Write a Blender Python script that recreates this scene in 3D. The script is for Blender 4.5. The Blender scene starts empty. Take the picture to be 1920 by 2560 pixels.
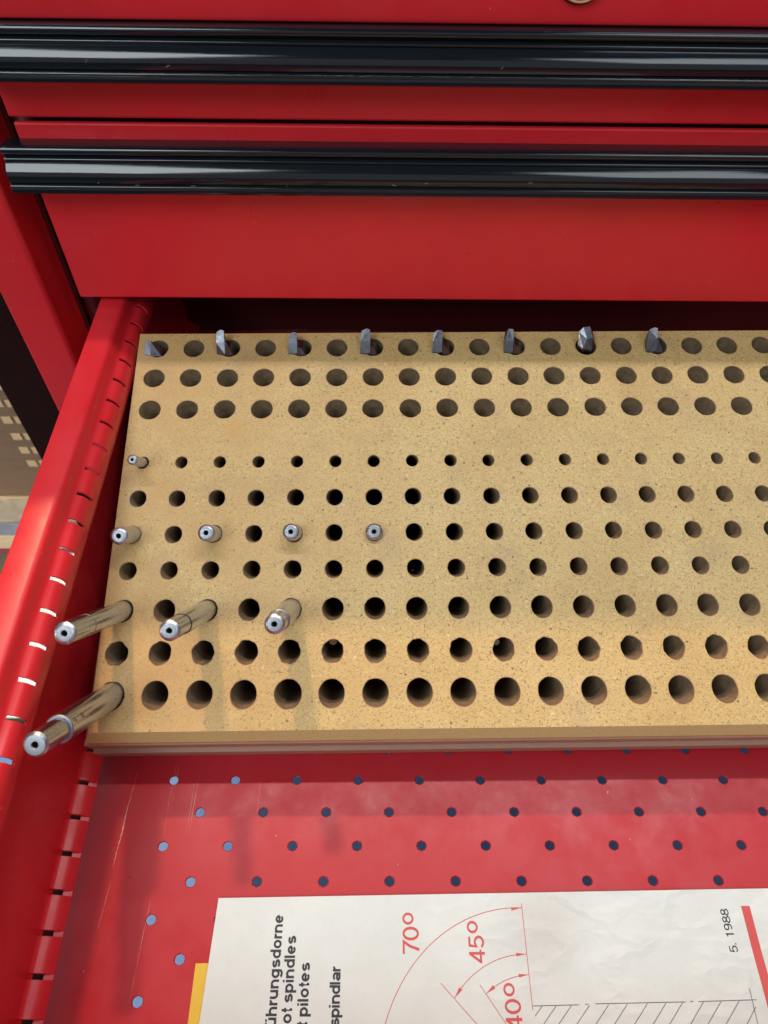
import bpy, bmesh, math, random
from mathutils import Vector, Matrix, Quaternion, noise
random.seed(7)
MM = 0.001
sc = bpy.context.scene
COL = sc.collection

# ------------------------------------------------------------------ camera
R = [[0.9999128378448652, -0.004677320300246532, 0.012346634676592902],
     [0.003621797803193247, -0.8020994010667709, -0.597179565448283],
     [0.01269642838364905, 0.5971722310047045, -0.8020125480459535]]
camd = bpy.data.cameras.new('camera')
cam = bpy.data.objects.new('camera', camd); COL.objects.link(cam)
rx, up, bk = Vector(R[0]), -Vector(R[1]), -Vector(R[2])
mw = Matrix((rx, up, bk)).transposed().to_4x4()
mw.translation = Vector((95.416, -104.502, 355.196)) * MM
cam.matrix_world = mw
camd.sensor_fit = 'HORIZONTAL'; camd.sensor_width = 36; camd.lens = 34.0114
camd.clip_start = 0.01; camd.clip_end = 50
camd.dof.use_dof = True; camd.dof.focus_distance = 0.345; camd.dof.aperture_fstop = 22
sc.camera = cam

# ------------------------------------------------------------------ world and lamps
w = bpy.data.worlds.new('World'); sc.world = w; w.use_nodes = True
bg = w.node_tree.nodes['Background']
bg.inputs[0].default_value = (0.62, 0.72, 0.86, 1); bg.inputs[1].default_value = 0.065
sc.view_settings.view_transform = 'Standard'; sc.view_settings.look = 'None'
sc.view_settings.gamma = 1; sc.view_settings.exposure = 0.0

def area(name, loc, target, sx, sy, power, color):
    l = bpy.data.lights.new(name, 'AREA'); l.shape = 'RECTANGLE'; l.size = sx; l.size_y = sy
    l.energy = power; l.color = color
    o = bpy.data.objects.new(name, l); COL.objects.link(o)
    o.location = loc
    d = Vector(target) - Vector(loc)
    o.rotation_euler = d.to_track_quat('-Z', 'Y').to_euler()
    return o
# a long tube over the cabinet, a warmer lamp farther back, two windows in front of and above the cabinet
area('tube_lamp', (0.15, 0.349, 1.176), (0.15, 0.05, 0.0), 1.5, 0.03, 8.8, (1.0, 0.93, 0.90))
area('back_lamp', (-0.46, 1.55, 2.15), (0.1, 0.0, 0.0), 0.13, 0.07, 40.0, (1.0, 0.62, 0.36))
area('left_window', (-0.85, -1.1, 1.8), (0.1, 0.22, 0.15), 0.95, 1.0, 27.0, (0.86, 0.95, 1.0))
area('right_window', (1.04, -1.1, 1.8), (0.2, 0.22, 0.15), 0.7, 0.8, 8.5, (0.86, 0.95, 1.0))
area('ceiling_window', (0.95, 0.15, 2.2), (0.2, 0.0, 0.0), 1.0, 0.6, 5.0, (0.75, 0.86, 1.0))
area('front_fill', (0.2, -2.3, 1.15), (0.2, 0.2, 0.15), 4.2, 2.3, 10.0, (1.0, 0.96, 0.98))  # added soft fill for the cabinet faces, no such source known
sl = area('left_fill', (-1.75, -0.35, 0.10), (-0.38, 0.36, -0.55), 0.5, 0.5, 6.0, (1.0, 0.96, 0.88))  # added low fill for the slots and the left background
sl.data.spread = math.radians(52)

# ------------------------------------------------------------------ materials
def nodes(name):
    m = bpy.data.materials.new(name); m.use_nodes = True
    nt = m.node_tree
    return m, nt, nt.nodes['Principled BSDF']
def mmcoord(nt, sc_=(1, 1, 1)):
    tc = nt.nodes.new('ShaderNodeTexCoord'); mp = nt.nodes.new('ShaderNodeMapping')
    mp.inputs['Scale'].default_value = tuple(1000 * s for s in sc_)
    nt.links.new(tc.outputs['Object'], mp.inputs['Vector']); return mp.outputs[0]
def tnoise(nt, vec, scale, detail=3, rough=0.55):
    n = nt.nodes.new('ShaderNodeTexNoise'); n.inputs['Scale'].default_value = scale
    n.inputs['Detail'].default_value = detail; n.inputs['Roughness'].default_value = rough
    nt.links.new(vec, n.inputs['Vector']); return n.outputs['Fac']
def ramp(nt, fac, stops):
    r = nt.nodes.new('ShaderNodeValToRGB'); e = r.color_ramp.elements
    e[0].position, e[0].color = stops[0][0], tuple(stops[0][1]) + (1,)
    e[1].position, e[1].color = stops[-1][0], tuple(stops[-1][1]) + (1,)
    for p, c in stops[1:-1]:
        k = e.new(p); k.color = tuple(c) + (1,)
    nt.links.new(fac, r.inputs[0]); return r.outputs[0]
def g(v): return (v, v, v)
def mix(nt, fac, a, b, mode='MIX'):
    m = nt.nodes.new('ShaderNodeMix'); m.data_type = 'RGBA'; m.blend_type = mode
    for s, v in ((m.inputs[0], fac), (m.inputs[6], a), (m.inputs[7], b)):
        if isinstance(v, (int, float)): s.default_value = v
        elif isinstance(v, tuple): s.default_value = v + (1,) if len(v) == 3 else v
        else: nt.links.new(v, s)
    return m.outputs[2]
def mathn(nt, op, a, b=0.0):
    m = nt.nodes.new('ShaderNodeMath'); m.operation = op
    for i, v in enumerate((a, b)):
        if isinstance(v, (int, float)): m.inputs[i].default_value = v
        else: nt.links.new(v, m.inputs[i])
    return m.outputs[0]
def bump(nt, p, h, strength, dist):
    b = nt.nodes.new('ShaderNodeBump'); b.inputs['Strength'].default_value = strength
    b.inputs['Distance'].default_value = dist; nt.links.new(h, b.inputs['Height'])
    nt.links.new(b.outputs[0], p.inputs['Normal']); return b

def red_paint(name, base, rough=0.36, scratches=0.0, coat=0.0, peel=0.25, specks=True):
    m, nt, p = nodes(name); v = mmcoord(nt)
    n1 = tnoise(nt, v, 0.02, 4); col = mix(nt, n1, tuple(c * 0.88 for c in base), tuple(min(1, c * 1.1) for c in base))
    rr = ramp(nt, tnoise(nt, v, 0.05, 5, 0.7), [(0.3, g(rough * 0.72)), (0.7, g(rough * 1.35))])
    if specks:
        vo = nt.nodes.new('ShaderNodeTexVoronoi'); vo.inputs['Scale'].default_value = 0.085; nt.links.new(v, vo.inputs['Vector'])
        col = mix(nt, ramp(nt, vo.outputs['Distance'], [(0.0, g(0.6)), (0.022, g(0.6)), (0.034, g(0))]), col, (0.50, 0.30, 0.28))
    if scratches > 0:
        vs = mmcoord(nt, (1.6, 0.02, 1.0))
        s1 = ramp(nt, tnoise(nt, vs, 1.0, 5, 0.75), [(0.63, g(0)), (0.70, g(1))])
        vg = mmcoord(nt, (0.05, 0.03, 1.0)); g1 = ramp(nt, tnoise(nt, vg, 1.0, 2), [(0.42, g(0)), (0.62, g(1))])
        sepx = nt.nodes.new('ShaderNodeSeparateXYZ'); nt.links.new(v, sepx.inputs[0])
        near = ramp(nt, mathn(nt, 'MULTIPLY_ADD', sepx.outputs[0], 0.02), [(0, g(1)), (1, g(1))])
        edge = nt.nodes.new('ShaderNodeMapRange'); edge.inputs[1].default_value = -36; edge.inputs[2].default_value = 16
        edge.inputs[3].default_value = 1; edge.inputs[4].default_value = 0.06; nt.links.new(sepx.outputs[0], edge.inputs[0])
        f = mathn(nt, 'MULTIPLY', mathn(nt, 'MULTIPLY', s1, g1), edge.outputs[0])
        col = mix(nt, mathn(nt, 'MULTIPLY', f, scratches), col, (0.62, 0.36, 0.36))
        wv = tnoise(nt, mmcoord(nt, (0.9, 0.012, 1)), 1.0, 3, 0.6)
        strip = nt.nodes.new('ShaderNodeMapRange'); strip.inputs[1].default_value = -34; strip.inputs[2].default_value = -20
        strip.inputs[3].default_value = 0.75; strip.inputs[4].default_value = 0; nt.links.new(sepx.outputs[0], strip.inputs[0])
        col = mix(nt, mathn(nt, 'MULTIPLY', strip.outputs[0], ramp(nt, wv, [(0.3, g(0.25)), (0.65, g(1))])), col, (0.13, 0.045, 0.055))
    nt.links.new(col, p.inputs['Base Color'])
    nt.links.new(rr, p.inputs['Roughness'])
    p.inputs['Specular IOR Level'].default_value = 0.5 if scratches == 0 else 0.36
    p.inputs['Coat Weight'].default_value = coat; p.inputs['Coat Roughness'].default_value = 0.15
    bump(nt, p, tnoise(nt, v, 1.1, 2), peel, 0.00006)
    return m
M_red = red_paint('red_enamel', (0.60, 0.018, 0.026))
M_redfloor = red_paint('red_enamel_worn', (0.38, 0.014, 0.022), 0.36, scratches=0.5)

def mdf_mat():
    m, nt, p = nodes('hardboard'); v = mmcoord(nt)
    big = tnoise(nt, v, 0.018, 4, 0.6)
    base = ramp(nt, big, [(0.25, (0.45, 0.315, 0.115)), (0.5, (0.53, 0.39, 0.152)), (0.8, (0.59, 0.455, 0.205))])
    mid = tnoise(nt, v, 0.55, 4, 0.7)
    base = mix(nt, ramp(nt, mid, [(0.40, g(0)), (0.62, g(0.35))]), base, (0.46, 0.31, 0.12))
    # light fibres
    dn = nt.nodes.new('ShaderNodeTexNoise'); dn.inputs['Scale'].default_value = 0.25; nt.links.new(v, dn.inputs['Vector'])
    wv = nt.nodes.new('ShaderNodeVectorMath'); wv.operation = 'MULTIPLY_ADD'
    wv.inputs[1].default_value = (5, 5, 5); nt.links.new(dn.outputs['Color'], wv.inputs[0]); nt.links.new(v, wv.inputs[2])
    f1 = tnoise(nt, wv.outputs[0], 0.7, 2, 0.5)
    base = mix(nt, ramp(nt, f1, [(0.62, g(0)), (0.74, g(0.6))]), base, (0.78, 0.62, 0.36))
    # dark fibres and specks
    f2 = tnoise(nt, wv.outputs[0], 1.1, 4, 0.8)
    base = mix(nt, ramp(nt, f2, [(0.535, g(0)), (0.62, g(0.95))]), base, (0.17, 0.105, 0.04))
    vo = nt.nodes.new('ShaderNodeTexVoronoi'); vo.inputs['Scale'].default_value = 0.13; nt.links.new(v, vo.inputs['Vector'])
    base = mix(nt, ramp(nt, vo.outputs['Distance'], [(0.0, g(0.9)), (0.05, g(0.9)), (0.085, g(0))]), base, (0.06, 0.04, 0.025))
    sx_ = nt.nodes.new('ShaderNodeSeparateXYZ'); nt.links.new(v, sx_.inputs[0])
    lm = nt.nodes.new('ShaderNodeMapRange'); lm.inputs[1].default_value = -10; lm.inputs[2].default_value = 150; lm.inputs[3].default_value = 0.85; lm.inputs[4].default_value = 0.08
    nt.links.new(sx_.outputs[0], lm.inputs[0])
    gm = ramp(nt, tnoise(nt, v, 0.022, 5, 0.65), [(0.36, g(0.15)), (0.62, g(1))])
    base = mix(nt, mathn(nt, 'MULTIPLY', lm.outputs[0], gm), base, (0.46, 0.275, 0.105))
    # handling stains
    st = nt.nodes.new('ShaderNodeVectorMath'); st.operation = 'DISTANCE'; nt.links.new(v, st.inputs[0]); st.inputs[1].default_value = (46, -52, 0)
    base = mix(nt, ramp(nt, mathn(nt, 'DIVIDE', mathn(nt, 'ADD', st.outputs['Value'], mathn(nt, 'MULTIPLY', mid, 2.0)), 10.0), [(0.0, g(0.45)), (0.6, g(0.45)), (0.66, g(0))]), base, (0.50, 0.29, 0.07))
    gr = ramp(nt, tnoise(nt, v, 0.03, 3, 0.6), [(0.55, g(0)), (0.75, g(0.35))])
    base = mix(nt, gr, base, (0.28, 0.20, 0.13))
    nt.links.new(base, p.inputs['Base Color']); p.inputs['Roughness'].default_value = 0.48
    p.inputs['Specular IOR Level'].default_value = 0.4
    bump(nt, p, tnoise(nt, v, 1.6, 3), 0.5, 0.00008)
    return m
M_mdf = mdf_mat()
def simple(name, base, rough=0.5, metal=0.0, var=0.15, vs=0.3, bs=0.0, bscale=1.0, sc3=(1, 1, 1), spec=0.5):
    m, nt, p = nodes(name); v = mmcoord(nt, sc3)
    n = tnoise(nt, v, vs, 5, 0.65)
    col = mix(nt, n, tuple(c * (1 - var) for c in base), tuple(min(1, c * (1 + var)) for c in base))
    nt.links.new(col, p.inputs['Base Color'])
    nt.links.new(ramp(nt, n, [(0.3, g(rough * 0.85)), (0.7, g(min(1, rough * 1.15)))]), p.inputs['Roughness'])
    p.inputs['Metallic'].default_value = metal; p.inputs['Specular IOR Level'].default_value = spec
    if bs: bump(nt, p, tnoise(nt, v, bscale, 3), bs, 0.0001)
    return m
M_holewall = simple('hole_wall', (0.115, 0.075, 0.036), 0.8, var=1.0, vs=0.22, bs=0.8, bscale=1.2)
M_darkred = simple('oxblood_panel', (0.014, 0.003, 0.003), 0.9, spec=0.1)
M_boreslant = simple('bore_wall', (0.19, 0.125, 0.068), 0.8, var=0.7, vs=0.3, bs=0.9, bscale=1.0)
M_frayed = simple('hole_rim', (0.40, 0.27, 0.13), 0.7, var=0.3, vs=1.5)
M_dust = simple('metal_dust', (0.42, 0.40, 0.36), 0.7, var=0.3, vs=2.0)
M_mdfedge = simple('hardboard_edge', (0.44, 0.32, 0.13), 0.6, var=0.35, vs=1.3, bs=0.5, bscale=1.5)
M_ply = simple('plywood_edge', (0.34, 0.21, 0.14), 0.6, var=0.25, vs=0.6, sc3=(0.15, 1, 3), bs=0.3)
M_gapdark = simple('gap_dark', (0.10, 0.035, 0.03), 0.6)
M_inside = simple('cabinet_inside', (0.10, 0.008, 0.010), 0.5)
def steel(name, base, rough, streak=(1, 1, 1), bs=0.12, bsc=1.0):
    m, nt, p = nodes(name); v = mmcoord(nt, streak)
    n = tnoise(nt, v, bsc, 3, 0.6)
    nt.links.new(mix(nt, n, tuple(c * 0.8 for c in base), base), p.inputs['Base Color'])
    p.inputs['Metallic'].default_value = 1
    nt.links.new(ramp(nt, n, [(0.3, g(rough * 0.7)), (0.75, g(rough * 1.4))]), p.inputs['Roughness'])
    bump(nt, p, n, bs, 0.00003)
    return m
M_steel = steel('ground_steel', (0.52, 0.585, 0.74), 0.24, (3, 3, 0.1))
M_tip = steel('turned_steel', (0.30, 0.325, 0.355), 0.5, (2, 2, 2))
M_chamfer = steel('chamfer_steel', (0.52, 0.54, 0.60), 0.40, (2, 2, 2))
M_cut = steel('ground_tool_steel', (0.145, 0.150, 0.168), 0.34, (1, 1, 1), 0.04, 0.35)
M_chrome = steel('lock_chrome', (0.7, 0.7, 0.74), 0.12)
M_black = simple('black_hole', (0.01, 0.01, 0.01), 0.8)
def handle_mat():
    m, nt, p = nodes('black_anodised'); v = mmcoord(nt, (0.006, 1.0, 1.0))
    n = tnoise(nt, v, 2.2, 4, 0.7)
    nt.links.new(mix(nt, n, (0.004, 0.006, 0.009), (0.010, 0.014, 0.019)), p.inputs['Base Color'])
    nt.links.new(ramp(nt, n, [(0.3, g(0.06)), (0.7, g(0.14))]), p.inputs['Roughness'])
    p.inputs['IOR'].default_value = 1.5; p.inputs['Specular IOR Level'].default_value = 0.5
    bump(nt, p, n, 0.2, 0.00005)
    return m
M_handle = handle_mat()
def paper_mat():
    m, nt, p = nodes('booklet_paper'); v = mmcoord(nt)
    n = tnoise(nt, v, 0.02, 4, 0.6); n2 = tnoise(nt, v, 0.35, 5, 0.75)
    c = ramp(nt, n, [(0.3, (0.49, 0.565, 0.55)), (0.7, (0.56, 0.645, 0.635))])
    c = mix(nt, ramp(nt, n2, [(0.55, g(0)), (0.75, g(0.35))]), c, (0.44, 0.44, 0.42))
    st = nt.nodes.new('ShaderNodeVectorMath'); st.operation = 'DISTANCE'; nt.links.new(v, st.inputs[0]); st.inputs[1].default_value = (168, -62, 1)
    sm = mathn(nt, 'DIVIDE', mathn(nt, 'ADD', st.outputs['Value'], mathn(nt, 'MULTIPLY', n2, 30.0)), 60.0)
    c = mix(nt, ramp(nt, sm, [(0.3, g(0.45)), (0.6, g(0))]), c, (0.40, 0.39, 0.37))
    nt.links.new(c, p.inputs['Base Color']); p.inputs['Roughness'].default_value = 0.38
    p.inputs['Specular IOR Level'].default_value = 0.5
    # soft creases, stronger towards the right side of the sheet
    sep = nt.nodes.new('ShaderNodeSeparateXYZ'); nt.links.new(v, sep.inputs[0])
    mr = nt.nodes.new('ShaderNodeMapRange'); mr.inputs[1].default_value = 110; mr.inputs[2].default_value = 190
    mr.inputs[3].default_value = 0.1; mr.inputs[4].default_value = 1; nt.links.new(sep.outputs[0], mr.inputs[0])
    dn = nt.nodes.new('ShaderNodeTexNoise'); dn.inputs['Scale'].default_value = 0.032; dn.inputs['Detail'].default_value = 3
    nt.links.new(mmcoord(nt, (0.8, 1.5, 1)), dn.inputs['Vector'])
    rg = ramp(nt, dn.outputs['Fac'], [(0.40, g(0)), (0.50, g(1)), (0.60, g(0.1))])
    b = bump(nt, p, mathn(nt, 'MULTIPLY', rg, mr.outputs[0]), 0.36, 0.0009)
    return m
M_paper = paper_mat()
M_yellow = simple('yellow_card', (0.56, 0.39, 0.02), 0.45, var=0.08, vs=0.2)
M_ink = simple('black_ink', (0.012, 0.012, 0.022), 0.4, var=0.4, vs=1.5)
M_redink = simple('red_ink', (0.48, 0.06, 0.055), 0.4, var=0.25, vs=1.8)
M_hatchink = simple('grey_ink', (0.05, 0.05, 0.07), 0.4)
M_scratch = simple('bare_metal_scratch', (0.50, 0.30, 0.26), 0.4, metal=0.3, var=0.5, vs=1.5)
M_wood = simple('walnut_box_wood', (0.135, 0.08, 0.045), 0.5, var=0.45, vs=0.12, sc3=(0.12, 1, 1.6), bs=0.2)
M_finger = simple('light_end_grain', (0.42, 0.29, 0.16), 0.6, var=0.2, vs=0.4)
M_bench = simple('bench_chipboard', (0.34, 0.28, 0.20), 0.6, var=0.55, vs=0.12, bs=0.2)
M_benchwood = simple('bench_wood', (0.46, 0.34, 0.20), 0.6, var=0.3, vs=0.2, sc3=(0.1, 1, 1))
M_galv = simple('grey_strip', (0.24, 0.24, 0.26), 0.4, metal=0.3, var=0.4, vs=0.05)
M_crim = simple('crimson_strip', (0.20, 0.02, 0.04), 0.5)
M_floor = simple('pale_workshop_floor', (0.85, 0.84, 0.76), 0.6, var=0.08, vs=0.01)
M_olive = simple('olive_floor', (0.16, 0.16, 0.115), 0.7, var=0.15, vs=0.02)
M_litblue = simple('lit_cart_blue', (0.12, 0.22, 0.42), 0.7, var=0.2, vs=0.02)
M_blue = simple('blue_mat', (0.022, 0.052, 0.12), 0.6, var=0.3, vs=0.02)

# ------------------------------------------------------------------ object helpers
def empty(name, loc=(0, 0, 0), label=None, cat=None, group=None, rot=None):
    o = bpy.data.objects.new(name, None); COL.objects.link(o)
    o.empty_display_size = 0.02
    o.location = Vector(loc) * MM
    if rot is not None: o.rotation_mode = 'QUATERNION'; o.rotation_quaternion = rot
    if label: o['label'] = label
    if cat: o['category'] = cat
    if group: o['group'] = group
    return o
def link(name, bm, mats, parent=None, smooth=False, bevel=0, solid=None, label=None):
    bm.normal_update()
    me = bpy.data.meshes.new(name); bm.to_mesh(me); bm.free()
    for m in (mats if isinstance(mats, (list, tuple)) else [mats]): me.materials.append(m)
    if smooth:
        for p in me.polygons: p.use_smooth = True
    o = bpy.data.objects.new(name, me); COL.objects.link(o)
    if parent: o.parent = parent
    if bevel:
        b = o.modifiers.new('bevel', 'BEVEL'); b.width = bevel * MM; b.segments = 2; b.limit_method = 'ANGLE'; b.angle_limit = 0.6
        for p in me.polygons: p.use_smooth = True
        wn = o.modifiers.new('wn', 'WEIGHTED_NORMAL'); wn.keep_sharp = False
    if solid:
        s = o.modifiers.new('solid', 'SOLIDIFY'); s.thickness = solid * MM; s.offset = -1
    if label: o['label'] = label
    return o
def V(x, y, z): return Vector((x, y, z)) * MM
def box(bm, x0, x1, y0, y1, z0, z1):
    vs = [bm.verts.new(V(x, y, z)) for z in (z0, z1) for y in (y0, y1) for x in (x0, x1)]
    for f in ((0, 2, 3, 1), (4, 5, 7, 6), (0, 1, 5, 4), (2, 6, 7, 3), (0, 4, 6, 2), (1, 3, 7, 5)):
        bm.faces.new([vs[i] for i in f])
def hexa(bm, a, b):
    """prism between two matching rings of points (mm)"""
    va = [bm.verts.new(V(*p)) for p in a]; vb = [bm.verts.new(V(*p)) for p in b]; n = len(va)
    bm.faces.new(list(reversed(va))); bm.faces.new(vb)
    for i in range(n): bm.faces.new((va[i], va[(i + 1) % n], vb[(i + 1) % n], vb[i]))
def extrude_x(bm, prof, x0, x1, caps=True, nx=1):
    rows = []
    for k in range(nx + 1):
        x = x0 + (x1 - x0) * k / nx
        rows.append([bm.verts.new(V(x, y, z)) for y, z in prof])
    n = len(prof)
    for a, b in zip(rows, rows[1:]):
        for i in range(n): bm.faces.new((a[i], b[i], b[(i + 1) % n], a[(i + 1) % n]))
    if caps: bm.faces.new(rows[0]); bm.faces.new(list(reversed(rows[-1])))
def lathe(bm, prof, base, axis, seg=40, mat_of=None):
    """prof: list of (radius, height) along axis starting at base, in mm"""
    ax = Vector(axis).normalized(); u = ax.orthogonal().normalized(); v = ax.cross(u)
    B = Vector(base); rings = []
    for r, h in prof:
        c = B + ax * h
        if r < 1e-6: rings.append([bm.verts.new(c * MM)])
        else: rings.append([bm.verts.new((c + (u * math.cos(t) + v * math.sin(t)) * r) * MM) for t in [2 * math.pi * k / seg for k in range(seg)]])
    for j, (a, b) in enumerate(zip(rings, rings[1:])):
        for k in range(seg):
            a0, a1 = a[k % len(a)], a[(k + 1) % len(a)]; b0, b1 = b[k % len(b)], b[(k + 1) % len(b)]
            q = [a0]
            for t in (a1, b1, b0):
                if t not in q: q.append(t)
            if len(q) > 2:
                f = bm.faces.new(q); f.smooth = True
                if mat_of: f.material_index = mat_of[j]
def smooth_by_angle(o, deg=35):
    me = o.data
    for p in me.polygons: p.use_smooth = True
    bm = bmesh.new(); bm.from_mesh(me)
    for e in bm.edges:
        if len(e.link_faces) == 2 and e.calc_face_angle(0) > math.radians(deg): e.smooth = False
    bm.to_mesh(me); bm.free()

def hole_cell(bm, x0, x1, y0, y1, cx, cy, r, axis, depth, z=0, rim=0.3, rough=0.0, per=6, cap=False, mi=(0, 1, 2), dust=False, top=None):
    """flat rectangular cell with a round hole bored along axis; mi = (face, rim, wall) material indices"""
    top = top or (lambda x, y: (x, y))
    P = []
    for (ax_, ay), (bx, by) in (((x1, y0), (x1, y1)), ((x1, y1), (x0, y1)), ((x0, y1), (x0, y0)), ((x0, y0), (x1, y0))):
        for k in range(per): P.append((ax_ + (bx - ax_) * k / per, ay + (by - ay) * k / per))
    n = len(P); A = Vector(axis); A = A / abs(A.z)
    outer = [bm.verts.new(V(*top(px, py), z)) for px, py in P]
    # ellipse where a slanted round bore meets the face
    stretch = math.sqrt(1 + A.x * A.x + A.y * A.y)
    r1, r2, r3 = [], [], []
    for px, py in P:
        t = math.atan2(py - cy, px - cx)
        j = 1 + rough * 0.075 * noise.noise(Vector((cx * 3.1 + 2.2 * math.cos(t), cy * 2.7 + 2.2 * math.sin(t), rough)))
        def el(rr): return cx + math.cos(t) * rr * j, cy + math.sin(t) * rr * j * stretch
        r1.append(bm.verts.new(V(*el(r + rim), z)))
        r2.append(bm.verts.new(V(*el(r), z - rim * 0.9)))
        ex, ey = el(r); r3.append(bm.verts.new(V(ex - A.x * depth, ey - A.y * depth, z - depth)))
    for k in range(n):
        q = (k + 1) % n
        bm.faces.new((outer[k], outer[q], r1[q], r1[k])).material_index = mi[0]
        f = bm.faces.new((r1[k], r1[q], r2[q], r2[k])); f.material_index = mi[1]
        if dust:
            yy = (P[k][1] + P[q][1]) / 2 - cy
            if yy < 2.0: f.material_index = 3
        f = bm.faces.new((r2[k], r2[q], r3[q], r3[k])); f.material_index = mi[2]; f.smooth = True
    if cap: bm.faces.new(r3).material_index = mi[2]

# ================================================================== open drawer
drawer = empty('open_drawer', (0, 0, 0), 'red perforated steel drawer pulled out under the rack of holes, with slotted side wall', 'drawer')
# floor with staggered round perforations
bm = bmesh.new(); PX, QY = 29.3, 14.62
for j in range(-22, 11):
    y = -j * QY; off = 0 if j % 2 == 0 else PX / 2
    ya, yb = y - QY / 2, y + QY / 2
    x_first = off - PX / 2
    for i in range(17):
        cx = off + i * PX
        if x_first + i * PX > 500: break
        hole_cell(bm, cx - PX / 2, cx + PX / 2, ya, yb, cx, y, 2.12, (0, 0, 1), 1.0, rim=0.3, per=4, mi=(0, 0, 0))
    lo, hi = x_first, x_first + 17 * PX
    for a, b in ((-36, lo), (hi, 500)):
        vs = [bm.verts.new(V(*p)) for p in ((a, ya, 0), (b, ya, 0), (b, yb, 0), (a, yb, 0))]; bm.faces.new(vs)
bmesh.ops.remove_doubles(bm, verts=bm.verts, dist=1e-6)
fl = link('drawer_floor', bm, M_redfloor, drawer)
YF, YB = -146.0, 332.0

def side_wall(name, sgn, xoff):
    prof = [(-61.5, 88), (-61.3, 93.5), (-60.6, 94.8), (-59.6, 95), (-49.5, 95), (-48, 94.6), (-46.9, 93.4), (-46.0, 91.2), (-45.0, 88.6), (-43.6, 87.1),
            (-42.0, 86.4), (-40.4, 85.2), (-39.1, 83.2), (-38.4, 80.6), (-38.2, 77.6), (-38.6, 74.6), (-40.2, 72.2), (-43, 70.8), (-44, 69.5),
            (-44, 30), (-44, 7.6), (-43.6, 5.8), (-42.2, 5.0), (-40.4, 4.4), (-38.6, 3.2), (-37.1, 1.6), (-36, 0.0)]
    slotseg = set(range(9, 13)); lowhole = {22, 23}
    prof2 = list(prof)
    for i_, pt in ((21, (-44.2, 5.0)), (22, (-43.4, 3.2)), (23, (-41.6, 2.2)), (24, (-39.6, 1.3)), (25, (-37.9, 0.5))): prof2[i_] = pt
    ys = [YF]; kinds = []
    k0 = 198.0 + 15.4 * 8
    cents = sorted([k0 - 15.4 * i for i in range(0, 31) if YF + 8 < k0 - 15.4 * i < YB - 8])
    for c in cents:
        for y, kd in ((c - 1.15, 'solid'), (c - 1.0, 'edge'), (c + 1.0, 'slot'), (c + 1.15, 'edge')):
            ys.append(y); kinds.append(kd)
    ys.append(YB); kinds.append('solid')
    bm = bmesh.new()
    ins_ = [False] + [k_ % 4 in (1, 2) for k_ in range(len(ys) - 2)] + [False]
    grid = [[bm.verts.new(V(sgn * x + xoff, y, z)) for x, z in (prof2 if ins_[r_] else prof)] for r_, y in enumerate(ys)]
    for a in range(len(ys) - 1):
        for i in range(len(prof) - 1):
            kd = kinds[a]
            if kd == 'slot' and (i in slotseg or i in lowhole): continue
            q = (grid[a][i], grid[a][i + 1], grid[a + 1][i + 1], grid[a + 1][i])
            f = bm.faces.new(q if sgn > 0 else tuple(reversed(q))); f.smooth = True
    bmesh.ops.remove_doubles(bm, verts=bm.verts, dist=1e-7)
    o = link(name, bm, M_red, drawer)
    s = o.modifiers.new('solid', 'SOLIDIFY'); s.thickness = 0.9 * MM; s.offset = -1
    es = o.modifiers.new('split', 'EDGE_SPLIT'); es.split_angle = math.radians(50)
    return o
sw = side_wall('side_wall', 1, 0); sw['label'] = 'slotted left side wall with broad folded top flange'
side_wall('side_wall', -1, 464)
bm = bmesh.new(); box(bm, -48, -36.5, YF, YB, -4.2, -3.0); link('slot_shade_strip', bm, M_darkred, drawer)  # dark strip added so the lower slots read as deep shade
bm = bmesh.new(); box(bm, -44, 508, YB, YB + 1.2, -1.0, 80); link('rear_wall', bm, M_inside, drawer)  # dark colour stands in for the shade behind the board
bm = bmesh.new(); box(bm, -62, 526, YF - 14, YF, -6, 92); link('front_wall', bm, M_red, drawer, bevel=1.5)
# bare scratches worn through the paint of the drawer floor
def scratch(pts, wd):
    bm = bmesh.new()
    L = []
    for k in range(len(pts) - 1):
        (xa, ya), (xb, yb) = pts[k], pts[k + 1]
        for s in range(8): L.append((xa + (xb - xa) * s / 8 + random.uniform(-.12, .12), ya + (yb - ya) * s / 8))
    L.append(pts[-1]); prev = None
    for k, (x, y) in enumerate(L):
        h = wd * random.uniform(0.1, 1.0) * (0.15 + math.sin(math.pi * (k + .5) / len(L)))
        cur = (bm.verts.new(V(x - h, y, 0.03)), bm.verts.new(V(x + h, y, 0.03)))
        if prev: bm.faces.new((prev[0], prev[1], cur[1], cur[0]))
        prev = cur
    link('scratch_mark', bm, M_scratch, drawer)
scratch([(-18.6, -4), (-19.4, -14), (-19.6, -22), (-20.3, -31), (-20.6, -38)], 0.32)
scratch([(-18.2, 4), (-18.8, -12)], 0.10)
scratch([(-20.3, -44), (-21.8, -62)], 0.10)
scratch([(0.2, 8), (-0.6, -12), (-0.3, -30)], 0.08)
scratch([(1.5, 8), (0.9, -10)], 0.06)
scratch([(12.0, 6), (11.2, -14), (10.8, -26)], 0.07)
scratch([(10.2, 8), (9.7, -24)], 0.05)
scratch([(-1.2, -45), (-2.4, -68), (-3.2, -88)], 0.07)
scratch([(41.5, 4), (41.2, -14)], 0.05)
scratch([(207, -5), (206.6, -6.6)], 0.25)

# ================================================================== tool cabinet
cab = empty('tool_cabinet', (200, 236, 0), 'red steel tool cabinet with closed drawers and wide black pull handles above the open drawer', 'tool cabinet')
def cl(name, bm, mat, **k):
    o = link(name, bm, mat, None, **k); o.parent = cab; o.matrix_parent_inverse = Matrix.Translation(V(-200, -236, 0)); return o
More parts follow.
